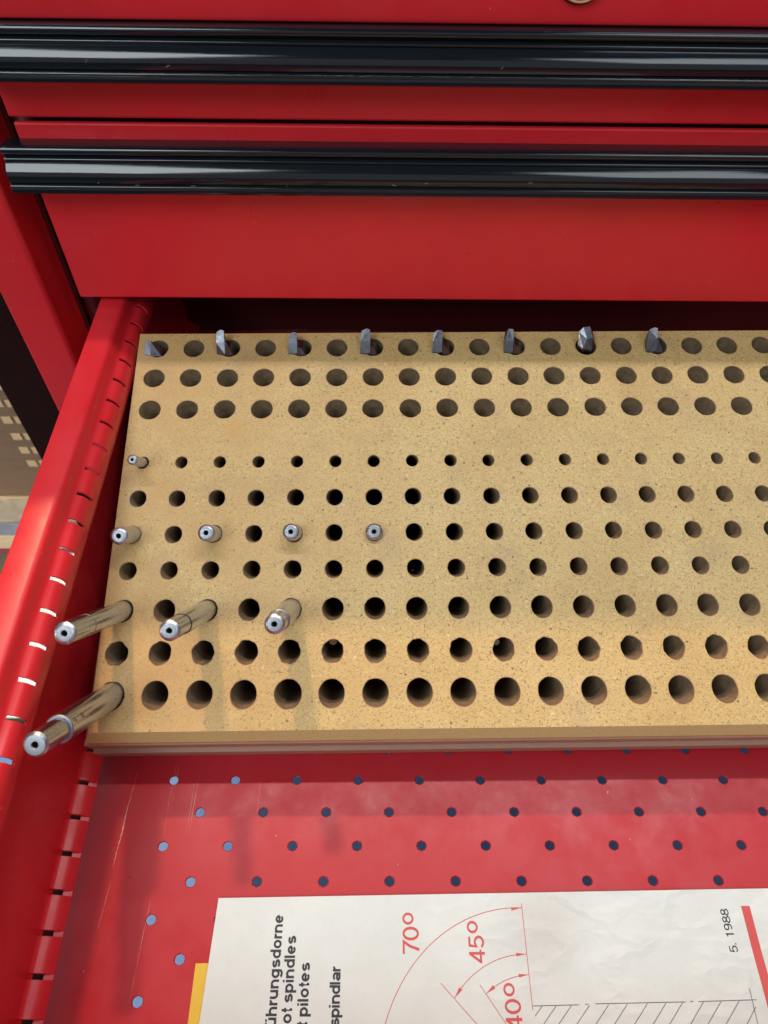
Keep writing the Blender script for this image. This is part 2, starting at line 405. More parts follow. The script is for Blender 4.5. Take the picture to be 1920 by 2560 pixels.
# corner post: front face, rounded corner, side return
def post(bm, x_out, x_in, s, z0, z1):
    prof = []
    r = 3.0
    prof = [(x_out, 262), (x_out, 236.8), (x_out + s * 0.8, 236)]
    for k in range(7):
        t = math.pi / 2 * k / 6
        prof.append((x_in - s * r + s * r * math.sin(t), 236 + r - r * math.cos(t)))
    prof += [(x_in, 259), (x_in + s * 2, 262)]
    a = [(x, y, z0) for x, y in prof]; b = [(x, y, z1) for x, y in prof]
    if s < 0: a.reverse(); b.reverse()
    hexa(bm, a, b)
bm = bmesh.new(); post(bm, -113.8, -88.5, 1, -420, 297); o = cl('corner_post', bm, M_red); smooth_by_angle(o, 40)
bm = bmesh.new(); post(bm, 578, 552, -1, -420, 297); o = cl('corner_post', bm, M_red); smooth_by_angle(o, 40)
# inner runner beside the drawers (rounded dark upright seen in the gap)
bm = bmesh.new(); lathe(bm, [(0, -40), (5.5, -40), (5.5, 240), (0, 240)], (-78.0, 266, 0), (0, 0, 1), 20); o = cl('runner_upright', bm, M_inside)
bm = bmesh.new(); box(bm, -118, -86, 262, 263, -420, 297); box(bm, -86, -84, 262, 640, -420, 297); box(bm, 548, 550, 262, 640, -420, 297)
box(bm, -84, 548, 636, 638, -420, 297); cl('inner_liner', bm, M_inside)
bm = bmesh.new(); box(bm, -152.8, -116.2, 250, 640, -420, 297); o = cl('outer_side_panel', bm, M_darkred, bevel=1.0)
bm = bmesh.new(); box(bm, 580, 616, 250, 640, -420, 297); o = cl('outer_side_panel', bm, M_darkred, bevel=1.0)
bm = bmesh.new(); box(bm, -113.8, 578, 238.0, 640, 294, 297.5); cl('cabinet_top', bm, M_red)
# rail under the open drawer and lower body
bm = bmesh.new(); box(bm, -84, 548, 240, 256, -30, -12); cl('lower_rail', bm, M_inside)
bm = bmesh.new(); box(bm, -70, 534, 240, 242, -200, -34); cl('lower_drawer_front', bm, M_red)
# top rail with key lock
bm = bmesh.new()
extrude_x(bm, [(233.5, 237.6), (232.2, 236.9), (231.0, 237.6), (230.6, 239.2), (230.6, 293.5), (236, 293.5), (236, 237.6)], -72, 536)
o = cl('top_rail', bm, M_red, bevel=0.4)
lk = empty('lock', (0, 0, 0)); lk.parent = cab; lk.matrix_parent_inverse = Matrix.Translation(V(-200, -236, 0)); lk.location = V(175.6, 230.6, 255.6)
bm = bmesh.new(); lathe(bm, [(0, 0), (10.8, 0), (10.8, 0.6), (0, 0.6)], (0, 0, 0), (0, -1, 0), 40); link('washer', bm, M_black, lk)
bm = bmesh.new(); lathe(bm, [(10.0, 0.5), (10.0, 2.0), (9.3, 2.8), (7.6, 2.8), (7.2, 2.4), (0, 2.4)], (0, 0, 0), (0, -1, 0), 40); link('cylinder_face', bm, M_chrome, lk)
bm = bmesh.new(); box(bm, -0.6, 0.6, -2.7, -2.42, -3, 3); link('keyhole', bm, M_black, lk)

def handle_profile(zt):
    # (Y, Z) going from the back of the top slab round the front to the bottom
    p = [(236, zt - 0.6), (229.5, zt + 0.6), (227.6, zt + 0.7)]
    for k in range(9):   # upper bead
        t = math.radians(95 + 170 * k / 8); p.append((226.9 + 1.9 * math.cos(t), zt - 1.5 + 2.1 * math.sin(t)))
    p += [(226.3, zt - 4.0), (227.0, zt - 4.5), (226.2, zt - 5.0)]
    for k in range(5):   # small bead
        t = math.radians(120 + 130 * k / 4); p.append((226.0 + 0.8 * math.cos(t), zt - 5.9 + 0.8 * math.sin(t)))
    p += [(226.0, zt - 7.0)]
    for k in range(15):  # broad body
        s = k / 14; p.append((225.6 - 3.6 * s - 1.5 * math.sin(math.pi * s), zt - 7.3 - 9.0 * s))
    p += [(222.9, zt - 16.9), (222.2, zt - 17.4)]
    for k in range(5):   # lower bead
        t = math.radians(110 + 140 * k / 4); p.append((221.7 + 0.8 * math.cos(t), zt - 18.2 + 0.8 * math.sin(t)))
    p += [(221.2, zt - 19.4), (221.2, zt - 21.8), (222.2, zt - 22.6), (236, zt - 23.6)]
    return [(y, zt + (z - zt) * 0.87) for y, z in p]
def drawer_front(z0, z1, zt, xl, xr, hx0, hx1, lab, lip=True):
    e = empty('closed_drawer', (0, 0, 0)); e.parent = cab; e.matrix_parent_inverse = Matrix.Translation(V(-200, -236, 0)); e['label'] = lab
    bm = bmesh.new()
    prof = [(236.0, z0 + 1.0), (236.8, z0), (239, z0), (250, z0), (250, z1 - 5), (238.5, z1 - 5), (238.5, z1 + 6.2), (236.5, z1 + 6.2), (236.0, z1 + 5.6)]
    if not lip: prof = [(236.0, z0 + 1.0), (236.8, z0), (239, z0), (250, z0), (250, z1), (236.0, z1)]
    extrude_x(bm, prof, xl, xr); link('drawer_front', bm, M_red, e, bevel=0.5)
    bm = bmesh.new(); extrude_x(bm, handle_profile(zt), hx0, hx1)
    o = link('pull_handle', bm, M_handle, e); smooth_by_angle(o, 50)
    return e
drawer_front(98.2, 187.6, 187.4, -70, 534, -75.5, 539.5, 'deep closed drawer with tall red front and black pull handle right above the open drawer')
drawer_front(196.0, 231.0, 236.6, -71, 534, -75.5, 539.5, 'shallow closed drawer with black pull handle just below the top rail', lip=False)

rl = random.Random(11)
for hz, cnt in ((165.5, 9), (214.0, 5)):
    for k in range(cnt):
        x = rl.uniform(-60, 300); z = hz + rl.uniform(5.5, 11) ; sN = (187.4 if hz < 200 else 236.6)
        t_ = (sN - z) / 0.87; ss = min(1, max(0, (t_ - 7.3) / 9.0)); y = 225.6 - 3.6 * ss - 1.5 * math.sin(math.pi * ss) - 0.12
        bm = bmesh.new(); a = rl.uniform(0, 6.28); prev = None; px, pz_ = x, z
        for q_ in range(5):
            cur = [bm.verts.new(V(px, y - 0.05 * (q_ % 2), pz_ - .07)), bm.verts.new(V(px, y - 0.05 * (q_ % 2), pz_ + .07))]
            if prev: bm.faces.new((prev[0], cur[0], cur[1], prev[1]))
            prev = cur; px += 0.55 * math.cos(a); pz_ += 0.35 * math.sin(a); a += rl.uniform(-.9, .9)
        o = link('lint_fibre', bm, M_dust, None); o.parent = cab; o.matrix_parent_inverse = Matrix.Translation(V(-200, -236, 0))

# ================================================================== slanted rack board
Mb = Matrix(((0.9999207712, -0.0114234533, -0.0052873409), (0.0099599420, 0.9748549013, -0.2226178810), (0.0076974552, 0.2225475816, 0.9748914417)))
ORG = Vector((-26.06, 211.70, 82.80))
rack = empty('tool_rack', ORG, 'tilted tan hardboard tool rack drilled with ten rows of holes, standing in the open drawer', 'tool rack', rot=Mb.to_quaternion())
ROWY = [0, -19.7, -39.9, -71.9, -92.5, -112.2, -131.1, -151.3, -171.7, -191.0]
DIA = [11.5, 11.5, 11.5, 6.3, 8.5, 8.5, 8.5, 10.1, 10.4, 11.9]
SL = Vector((-0.01, -0.40, 0.9165))
NC = 19
bm = bmesh.new()
bnd = [10.0] + [(ROWY[k] + ROWY[k + 1]) / 2 for k in range(9)] + [-207.0]
bnd[3] = -50.0 - 0.0; extra = (-50.0, -62.0)
xr0, xr1 = -9.0, -9.0 + 20 * NC
def edge_x(y): return -11.2 + (10 - y) / 217.0 * 3.3
for r in range(10):
    yt, yb = bnd[r], bnd[r + 1]
    if r == 3: yt = -62.0
    slant = r >= 3
    for c in range(NC):
        x0 = -9.9 + 20 * c if False else -10 + 20 * c
        x1 = x0 + 20
        if c == 0: x0 = -7.0
        cy = ROWY[r]; cx = 20 * c
        jit = 0.12
        cx += random.uniform(-jit, jit); cyj = cy + random.uniform(-jit, jit)
        deepcut = (r == 0 and c % 2 == 0 and c <= 14)
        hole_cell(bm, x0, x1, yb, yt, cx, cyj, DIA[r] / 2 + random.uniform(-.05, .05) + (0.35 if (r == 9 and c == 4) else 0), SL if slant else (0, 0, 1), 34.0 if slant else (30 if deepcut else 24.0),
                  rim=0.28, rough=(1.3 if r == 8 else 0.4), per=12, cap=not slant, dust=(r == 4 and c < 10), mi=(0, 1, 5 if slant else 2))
    # left margin
    vs = [bm.verts.new(V(*p)) for p in ((edge_x(yb), yb, 0), (-7.0, yb, 0), (-7.0, yt, 0), (edge_x(yt), yt, 0))]; bm.faces.new(vs)
for x0, x1 in ((-7.0, -10 + 20 * NC),):
    vs = [bm.verts.new(V(*p)) for p in ((x0, -62, 0), (x1, -62, 0), (x1, -50, 0), (x0, -50, 0))]; bm.faces.new(vs)
vs = [bm.verts.new(V(*p)) for p in ((edge_x(-62), -62, 0), (-7.0, -62, 0), (-7.0, -50, 0), (edge_x(-50), -50, 0))]; bm.faces.new(vs)
XR = -10 + 20 * NC
# chamfer round the sheet and its side
top = [(edge_x(10), 10), (XR, 10), (XR, -207), (edge_x(-207), -207)]
low = [(edge_x(10) - 1.2, 10.8), (XR + 1, 10.8), (XR + 1, -210.9), (edge_x(-207) - 2.6, -210.9)]
def ringpts(P, z): return [bm.verts.new(V(x, y, z)) for x, y in P]
ra, rb, rc = ringpts(top, 0), ringpts(low, -5.2), ringpts(low, -9.0)
for a, b in ((ra, rb), (rb, rc)):
    for k in range(4):
        f = bm.faces.new((a[k], a[(k + 1) % 4], b[(k + 1) % 4], b[k])); f.material_index = 4
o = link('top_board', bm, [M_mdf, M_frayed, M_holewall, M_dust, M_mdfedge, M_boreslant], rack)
bmx = bmesh.new(); bmx.from_mesh(o.data); bmesh.ops.recalc_face_normals(bmx, faces=bmx.faces); bmx.to_mesh(o.data); bmx.free()
# frame layers under the sheet (hollow: four bars per layer so the bores stay open)
def layer(name, z0, z1, out, mat, wdt=7.0):
    bm = bmesh.new(); x0, x1 = -12.2 - out * 0.2, XR + 0.6
    box(bm, x0, x1, -211.0 - out, -211.0 - out + wdt, z0, z1); box(bm, x0, x1, 6.8, 10.4, z0, z1)
    box(bm, x0, x0 + 3.0, -211 - out + wdt, 6.8, z0, z1); box(bm, x1 - 3.0, x1, -211 - out + wdt, 6.8, z0, z1)
    return link(name, bm, mat, rack, bevel=0.25)
layer('plywood_layer', -20.6, -9.05, 0.6, M_ply)
layer('gap_fill', -22.2, -20.6, 0.0, M_gapdark)  # dark red fill in place of the shadow gap between plies
layer('plywood_layer', -36.5, -22.2, 2.6, M_ply)
bm = bmesh.new()
bm.free()
for x in (2, XR - 22):
    bm = bmesh.new(); box(bm, x, x + 16, 0, 10, -85, -36.6); link('rear_foot', bm, M_ply, rack)
bm = bmesh.new(); box(bm, -9, XR - 2, -118, -36, -38.5, -36.9); link('bore_dark_sheet', bm, M_gapdark, rack)  # unseen dark sheet, added to keep the bores black

# ================================================================== pilot spindles (rows 4, 6, 8 and 10 of the rack)
def spindle(row, col, tip, s, d_body, d_tip, label, kind, step=0.0, face=0.70):
    base = Vector((20.0 * col, ROWY[row - 1], 0)); tip = Vector(tip)
    ax = (tip - base).normalized(); L = (tip - base).length
    e = empty('pilot_spindle', ORG + Mb @ base, label, 'pilot spindle', 'pilot spindles standing in the rack', rot=Mb.to_quaternion())
    T = ax * L
    rb, rt = d_body / 2, d_tip / 2
    ch = rt * 0.30
    if kind == 'step':      # shaft, shoulder, thinner nose
        h = L - step
        bm = bmesh.new(); lathe(bm, [(rb * .96, -26), (rb, -25), (rb, h - 0.7)], (0, 0, 0), ax, 48)
        link('shaft', bm, M_steel, e)
        bm = bmesh.new(); lathe(bm, [(rb, h - 0.7), (rb - 0.45, h - 0.05), (rb - 1.1, h), (rb - 1.2, h - 0.25), (rb - 1.4, h), (rt, h)], (0, 0, 0), ax, 48)
        link('shoulder', bm, M_tip, e)
        bm = bmesh.new(); lathe(bm, [(rt, h), (rt, L - ch * 0.8)], (0, 0, 0), ax, 48); link('nose', bm, M_steel, e)
    elif kind == 'seam':    # constant diameter with a bright seam ring
        h = L - step
        bm = bmesh.new(); lathe(bm, [(rb * .96, -26), (rb, -25), (rb, h - 0.35)], (0, 0, 0), ax, 48); link('shaft', bm, M_steel, e)
        bm = bmesh.new(); lathe(bm, [(rb, h - 0.35), (rb - 0.12, h - 0.2), (rb - 0.22, h)], (0, 0, 0), ax, 48); link('seam_ring', bm, M_tip, e)
        bm = bmesh.new(); lathe(bm, [(rt, h), (rt, L - ch * 0.8)], (0, 0, 0), ax, 48); link('nose', bm, M_steel, e)
    else:
        bm = bmesh.new(); lathe(bm, [(rb * .96, -20), (rb, -19), (rb, L - ch * 1.1), (rt, L - ch * 0.8)], (0, 0, 0), ax, 48); link('shaft', bm, M_steel, e)
    # chamfered end with centre hole
    rc = rt * 0.25
    bm = bmesh.new()
    lathe(bm, [(rt, L - ch * 0.8), (rt * 0.985, L - ch * 0.72), (rt * face, L - 0.03), (rt * (face - .03), L), (rc + 0.25, L), (rc, L - 0.3), (rc * 0.9, L - 4), (0, L - 4.5)], (0, 0, 0), ax, 48,
          [2, 2, 0, 0, 0, 1, 1])
    o = link('end_face', bm, [M_tip, M_black, M_chamfer], e); smooth_by_angle(o, 30)
    return e, ax, L
e10, ax10, L10 = spindle(10, 0, (-1.0, -219.2, 65.5), 71.3, 11.3, 9.2, 'longest stepped steel spindle with engraving, leaning out over the front left corner', 'step', step=18.5, face=0.80)
spindle(8, 0, (-0.5, -177.0, 58.0), 63.4, 9.3, 9.0, 'long plain steel spindle at the left edge, pointing over the slotted drawer side', 'seam', step=20)
spindle(8, 2, (39.4, -175.8, 55.9), 61.0, 9.2, 8.5, 'long steel spindle with bright seam ring, middle of the three in its row', 'seam', step=17)
spindle(8, 4, (79.1, -171.2, 46.7), 50.7, 9.6, 8.5, 'stepped steel spindle with bright shoulder, rightmost of the three in its row', 'step', step=12)
spindle(6, 0, (-0.2, -120.1, 17.8), 19.5, 8.3, 8.3, 'short matt steel spindle at the left edge, first in the row of four', 'plain')
spindle(6, 2, (39.8, -117.5, 14.4), 15.3, 8.2, 8.1, 'short steel spindle with bluish chamfer, second from the left in the row of four', 'plain')
spindle(6, 4, (79.7, -115.9, 11.0), 11.5, 8.2, 8.1, 'short steel spindle, third from the left in the row of four', 'plain')
spindle(6, 6, (119.9, -113.6, 4.6), 5, 8.4, 8.2, 'lowest steel spindle, barely above the board, at the right end of the row of four', 'plain')
spindle(4, 0, (-0.1, -78.0, 14.8), 16.0, 5.2, 5.1, 'thinnest steel spindle, alone in the row of small holes at the left edge', 'plain')

def _el(cx, cy, rx, ry, a0, a1, n=18):
    return [(cx + rx * math.cos(math.radians(a0 + (a1 - a0) * k / n)), cy + ry * math.sin(math.radians(a0 + (a1 - a0) * k / n))) for k in range(n + 1)]
def glyph(c, w):
    """grotesque letter shapes as centre lines, cap height 1; returns (strokes, advance)"""
    h = w / 2; X = 0.73; l = 0.09; rt_ = 0.50 + h; m = (l + rt_) / 2 + 0.0; rx = (rt_ - l) / 2; xt = X - h; ry = (X - w) / 2; cy = X / 2
    stem = lambda x, a, b: [(x, a), (x, b)]
    O = _el(m, cy, rx, ry + 0.01, 0, 360, 30)
    arch = [(l, 0.33)] + _el(m, 0.40, rx, xt - 0.40 + .01, 180, 0) + [(rt_, 0)]
    cup = [(l, X), (l, 0.33)] + _el(m, 0.33, rx, 0.33 - h + .01, 180, 360)[1:] + [(rt_, 0.33)]
    A = rt_ + h + 0.075
    G = {
     'o': ([O], A), 'n': ([stem(l, 0, X), arch], A), 'h': ([stem(l, 0, 1), arch], A), 'u': ([cup, stem(rt_, 0, X)], A),
     'ü': ([cup, stem(rt_, 0, X), stem(m - .13, .84, 1), stem(m + .13, .84, 1)], A),
     'r': ([stem(l, 0, X), [(l, .36)] + _el(l + .27, .38, .27, xt - .38, 180, 82)], 0.46),
     'd': ([O, stem(rt_, 0, 1)], A), 'p': ([O, stem(l, -.28, X)], A),
     'a': ([_el(m - .01, .21, rx - .01, .21 - h + .01, 0, 360, 24), [(rt_ - .01, 0), (rt_ - .01, .45)] + _el(m, .46, rx, xt - .46, 0, 155)[1:]], A),
     'g': ([O, [(rt_, X), (rt_, -.02)] + _el(m, -.04, rx, .16, 0, -160)[1:]], A),
     'e': ([_el(m, cy, rx, ry + .01, 0, 318, 28), [(l, cy), (rt_, cy)]], A),
     's': ([_el(m, X - h - .13, rx - .03, .135, 22, 262, 18) + _el(m, h + .135, rx - .01, .14, 84, -156, 18)], A - .04),
     'i': ([stem(l, 0, X), stem(l, .84, 1)], 0.30), 'l': ([stem(l, 0, 1)], 0.30),
     't': ([[(0.17, .93), (0.17, .15)] + _el(.30, .17, .13, .17 - h, 180, 275, 8)[1:], [(0.01, X - h), (.34, X - h)]], 0.40),
     'y': ([[(.03, X), (.28, .03)], [(.53, X), (.22, -.2), (.06, -.23)]], .58),
     'S': ([_el(.34, .77 - h + .02, .24, .20, 25, 180, 12) + _el(.34, .75 - h + .03, .25, .2, 200, 262, 6) + _el(.34, .27, .26, .25 - h + .02, 80, -10, 8) + _el(.34, .27, .27, .27 - h, -20, -160, 12)], .72),
     'F': ([stem(l + .02, 0, 1), [(l, 1 - h), (.58, 1 - h)], [(l, .52), (.53, .52)]], .64),
     'P': ([stem(l + .02, 0, 1), [(l, 1 - h), (.38, 1 - h)] + _el(.38, .70, .22, .30 - h, 90, -90)[1:] + [(l, .40 + h)]], .69),
     '0': ([_el(.30, .5, .235, .5 - h, 0, 360, 32)], .62), '1': ([stem(.33, 0, 1), [(.33, .84), (.12, .80)]], .62),
     '4': ([stem(.42, 0, 1), [(.42, .98), (.05, .30), (.05, .27), (.58, .27)]], .62),
     '5': ([[(.54, 1 - h), (.15, 1 - h), (.10, .50)] + _el(.29, .33, .24, .33 - h, 135, -150, 20)], .62),
     '7': ([[(.04, 1 - h), (.56, 1 - h), (.36, .55), (.22, 0)]], .60),
     '8': ([_el(.30, .76 - h / 2, .20, .24 - h / 2, 0, 360, 24), _el(.30, .27, .24, .27 - h, 0, 360, 26)], .62),
     '9': ([_el(.29, .68, .22, .32 - h, 0, 360, 26), [(.51, .66)] + _el(.27, .42, .245, .42 - h, 20, -130, 18)], .62),
     '.': ([stem(l, 0, w * 1.1)], .28), ' ': ([], .30), 'G': ([_el(.38, .5, .29, .5 - h, 40, 320, 28) + [(.65, .45), (.42, .45)]], .76), }
    return G[c]
def text_mesh(s, cap, weight=0.13, spacing=1.0, res=4):
    vs, fs = [], []; x0 = 0.0
    for ci, c in enumerate(s):
        st, adv = glyph(c, weight)
        for si, pl in enumerate(st):
            pl = [p for k, p in enumerate(pl) if k == 0 or math.hypot(p[0] - pl[k - 1][0], p[1] - pl[k - 1][1]) > 1e-4]
            closed = math.hypot(pl[0][0] - pl[-1][0], pl[0][1] - pl[-1][1]) < 1e-3 and len(pl) > 4
            i0 = len(vs); n = len(pl)
            for k, p in enumerate(pl):
                a = pl[k - 1] if k > 0 else (pl[-2] if closed else p); b = pl[k + 1] if k < n - 1 else (pl[1] if closed else p)
                d1 = Vector((p[0] - a[0], p[1] - a[1])); d2 = Vector((b[0] - p[0], b[1] - p[1]))
                if d1.length < 1e-6: d1 = d2
                if d2.length < 1e-6: d2 = d1
                d1.normalize(); d2.normalize(); d = (d1 + d2).normalized() if (d1 + d2).length > 1e-3 else d1
                nrm = Vector((-d.y, d.x)); kf = min(1.8, 1 / max(.4, d.dot(d1)))
                for sg in (1, -1): vs.append(((x0 + p[0] + nrm.x * sg * weight / 2 * kf) * cap, (p[1] + nrm.y * sg * weight / 2 * kf) * cap, si * 0.006))
            for k in range(n - 1): fs.append((i0 + 2 * k, i0 + 2 * k + 1, i0 + 2 * k + 3, i0 + 2 * k + 2))
        x0 += adv * spacing
    me = bpy.data.meshes.new('lettering'); me.from_pydata(vs, [], fs); me.update()
    return me
# engraving on the longest spindle, wrapped round its shaft
me = text_mesh('FG 1170', 2.1, 0.16, 1.1)
view_side = Vector((0.62, 0.05, 0.78)); out_dir = (view_side - ax10 * ax10.dot(view_side)).normalized()   # the side of the shaft that is turned up and inwards
tang = ax10.cross(out_dir)
for v in me.vertices:
    u, t = v.co.x, v.co.y - 1.0; ang = t / 5.65
    v.co = (ax10 * (L10 - 20.5 - u) + (out_dir * math.cos(ang) + tang * math.sin(ang)) * 5.675) * MM
me.materials.append(M_ink)
o = bpy.data.objects.new('engraving', me); COL.objects.link(o); o.parent = e10

# ================================================================== seat cutters in the back row
def hull(bm, pts):
    vs = [bm.verts.new(V(*p)) for p in pts]
    r = bmesh.ops.convex_hull(bm, input=vs)
    bmesh.ops.delete(bm, geom=[g_ for g_ in r['geom_interior'] if isinstance(g_, bmesh.types.BMVert)], context='VERTS')
def cutter(col, blade, body, label, extra=None):
    base = Vector((20.0 * col, 0, 0))
    e = empty('seat_cutter', ORG + Mb @ base, label, 'cutter bit', 'cutter bits standing in the back row of the rack', rot=Mb.to_quaternion())
    bm = bmesh.new(); lathe(bm, [(0, -27), (3.4, -27), (3.4, -1.5), (0, -1.5)], (-1.2, -0.6, 0), (0, 0, 1), 24); link('shank', bm, M_cut, e)
    for nm, pts in (('blade', blade), ('body', body), ('back_facet', extra)):
        if not pts: continue
        bm = bmesh.new(); hull(bm, pts); link(nm, bm, M_cut, e)
    return e
def ground(seed, hb=9.0, xb=-2.3, hr=2.4, xr=3.4, yb=5.2, peak=0.5):
    """blade with a front slope, a rear slope and a peak; lower body with its own slope to the right"""
    rnd = random.Random(seed); q = lambda v: v + rnd.uniform(-.25, .25)
    bl = [(-6.0, -4.3, -8), (xb, -4.6, -8), (xb, 3.4, -8), (-6.0, 3.4, -8),
          (q(-6.9), q(-4.4), q(hb * .10)), (xb - .1, q(-4.9), q(hb * .14)), (q(-6.8), q(-.2), q(hb * .56)), (xb, q(.1), q(hb * .62)),
          (q(-6.1), q(yb - .9), hb * (.95 - .2 * peak)), (xb - 2.0 - peak, yb, hb), (xb - .15, q(yb - .4), hb * .97), (-5.9, yb - 1.6, hb * .8)]
    bd = [(xb + .12, -5.3, -8), (xr + .5, -4.4, -8), (xr, .8, -8), (xb + .12, 2.6, -8),
          (xb + .12, -5.3, q(.1)), (q(xr * .85), q(-5.0), -.3), (q(xr * .2), q(-3.2), hr), (xb + .12, q(-2.6), hr + 1.6),
          (xb + .12, q(1.8), hr + 3.0), (q(xr * .5), q(1.5), hr * .7 + .4), (xr + .3, q(.2), -1.2)]
    return bl, bd
for col_, kw, lab in (
    (0, dict(seed=1, hb=3.6, xb=-3.2, hr=1.0, xr=2.6, yb=3.2), 'dark low cutter bit in the leftmost hole of the back row'),
    (2, dict(seed=2, hb=9.0, xb=-2.0, hr=3.2, xr=2.6, yb=5.6, peak=0.1), 'bright cutter bit with a tall thin blade, second from the left in the back row'),
    (4, dict(seed=3, hb=7.4, xb=-2.0, hr=2.6, xr=2.8, yb=5.0, peak=.3), 'dark cutter bit with bluish blade, third from the left in the back row'),
    (6, dict(seed=4, hb=9.2, xb=-1.3, hr=3.4, xr=2.9, yb=5.8, peak=.2), 'split cutter bit with pale flat facet, fourth from the left in the back row'),
    (8, dict(seed=5, hb=8.2, xb=-1.2, hr=3.6, xr=3.8, yb=5.4, peak=.5), 'grey cutter bit with sloping right side, fifth from the left in the back row'),
    (10, dict(seed=6, hb=8.6, xb=-1.6, hr=3.8, xr=4.2, yb=5.6, peak=.8), 'notched grey cutter bit, third from the right in the back row')):
    b1, b2 = ground(**kw); cutter(col_, b1, b2, lab)
cutter(12, [(-4.8, -1.8, -8), (-2.6, -4.6, -8), (2.6, -4.4, -8), (4.4, -1, -8), (2, 3.5, -8), (-3, 3.5, -8),
            (-5.2, -1.0, 2.6), (-2.8, -4.0, 3.0), (2.2, -4.2, 2.4), (4.0, -1.2, 3.6), (-1.2, -0.4, 7.0), (2.2, 0.6, 7.0),
            (-5.2, 4.0, 7.5), (-3.0, 5.6, 9.4), (0.6, 6.0, 9.6), (2.2, 4.2, 8.0)],
       None, 'tallest rounded cutter bit with brownish front facet, second from the right in the back row')
cutter(14, ground(9, hb=9.4, xb=-1.4, hr=2, xr=3.2, yb=5.2, peak=.1)[0], [(-5.4, -5.0, -8), (3.4, -4.6, -8), (3.0, 1.6, -8), (-2.0, 2.2, -8), (-6.2, -5.0, .6), (3.2, -4.6, -.4), (-5.2, -1.6, 4.0), (-1.2, .6, 6.4), (1.0, .8, 5.4), (.6, -2.4, 2.6), (2.6, -2.2, 2.0)],
       'pale grey cutter bit with an L shaped facet, rightmost in the back row')

# ================================================================== booklets
def pz(x, y):
    """height of the booklet cover: nearly flat with slight waves to the right"""
    k = max(0.0, min(1.0, (x - 110) / 90))
    return 1.6 + 0.35 * k * noise.noise(Vector((x * 0.03, y * 0.05, 0))) + 0.18 * k * noise.noise(Vector((x * 0.08, y * 0.11, 4)))
BX0, BY0 = 28.2, -50.5; tilt = math.radians(0.75)
def bp(u, v):   # booklet local (u right, v down the picture) to drawer mm
    return (BX0 + u * math.cos(tilt) + v * math.sin(tilt) * -1.0 - v * 0.028, BY0 + u * math.sin(tilt) - v * math.cos(tilt))
UL, VL = 297.0, 94.0
book = empty('parts_booklet', (0, 0, 0), 'white printed booklet with red angle diagram and black headings lying on the drawer floor', 'booklet')
bm = bmesh.new(); nu, nv = 150, 48; G = []
for i in range(nu + 1):
    row = []
    for j in range(nv + 1):
        x, y = bp(UL * i / nu, VL * j / nv)
        row.append(bm.verts.new(V(x, y, pz(x, y))))
    G.append(row)
for i in range(nu):
    for j in range(nv): bm.faces.new((G[i][j], G[i][j + 1], G[i + 1][j + 1], G[i + 1][j])).smooth = True
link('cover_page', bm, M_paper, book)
for n_, zz in enumerate((0.25, 0.62, 0.98, 1.25)):
    bm = bmesh.new(); ins = 0.25 + 0.25 * (n_ % 2)
    P = [bp(ins, ins), bp(ins, VL), bp(UL - ins, VL), bp(UL - ins, ins)]
    hexa(bm, [(x, y, zz - 0.14) for x, y in P], [(x, y, zz + 0.14) for x, y in P]); link('inner_page', bm, M_paper, book)
ybook = empty('yellow_booklet', (21.4, -74.5, 0), 'yellow card booklet peeking out under the left edge of the white booklet', 'booklet')
bm = bmesh.new(); hexa(bm, [(0.2, 0, 0.02), (60, .6, 0.02), (60, -70, 0.02), (0, -70, 0.02)], [(0.2, 0, 0.09), (60, .6, 0.09), (60, -70, 0.09), (0, -70, 0.09)])
link('card_cover', bm, M_yellow, ybook)
DZ = 0.06
def printed(name, me, mat, org, rot90=True, sx=1.0, shear=0.0):
    for v in me.vertices:
        a, b = v.co.x * sx, v.co.y
        x, y = (org[0] - b, org[1] + a) if rot90 else (org[0] + a, org[1] + b)
        v.co = V(x, y, pz(x, y) + DZ + v.co.z)
    me.materials.append(mat)
    o = bpy.data.objects.new(name, me); COL.objects.link(o); o.parent = book
    bmz = bmesh.new(); bmz.from_mesh(me)
    for f in bmz.faces:
        f.normal_update()
        if f.normal.z < 0: f.normal_flip()
    bmz.to_mesh(me); bmz.free()
    return o
def put_text(s, xbase, yend, size, mat, bold=0.0, spacing=1.0, align='end', name='heading_text', sx=1.0, length=None):
    me = text_mesh(s, size, bold, spacing)
    xs = [v.co.x for v in me.vertices]; W0, W1 = min(xs), max(xs)
    if length: sx = length / (W1 - W0)
    y0 = yend - W1 * sx if align == 'end' else yend - W0 * sx
    return printed(name, me, mat, (xbase, y0), True, sx)
put_text('Führungsdorne', 56.9, -57.0, 4.45, M_ink, 0.20, 1.035)
put_text('Pilot spindles', 62.9, -64.8, 4.45, M_ink, 0.20, 1.035)
put_text('et pilotes', 69.3, -74.5, 4.45, M_ink, 0.20, 1.035)
put_text('Styrspindlar', 82.0, -75.9, 4.35, M_ink, 0.20, 0.97)
put_text('70', 114.8, -71.6, 7.0, M_redink, 0.125, 1.0, align='start', name='angle_figure', length=10.0)
put_text('o', 112.6, -60.9, 6.4, M_redink, 0.13, 1.0, align='start', name='angle_figure', length=4.6)
put_text('45', 142.2, -75.0, 6.6, M_redink, 0.125, 1.0, align='start', name='angle_figure', length=10.0)
put_text('o', 139.9, -64.2, 6.2, M_redink, 0.13, 1.0, align='start', name='angle_figure', length=4.7)
put_text('40', 155.2, -98.0, 6.6, M_redink, 0.125, 1.0, align='start', name='angle_figure', length=10.6)
put_text('o', 153.2, -86.6, 6.2, M_redink, 0.13, 1.0, align='start', name='angle_figure', length=4.7)
put_text('5. 1988', 249.1, -71.5, 3.5, M_ink, 0.125, 1.0, align='start', name='date_text', length=16.3)
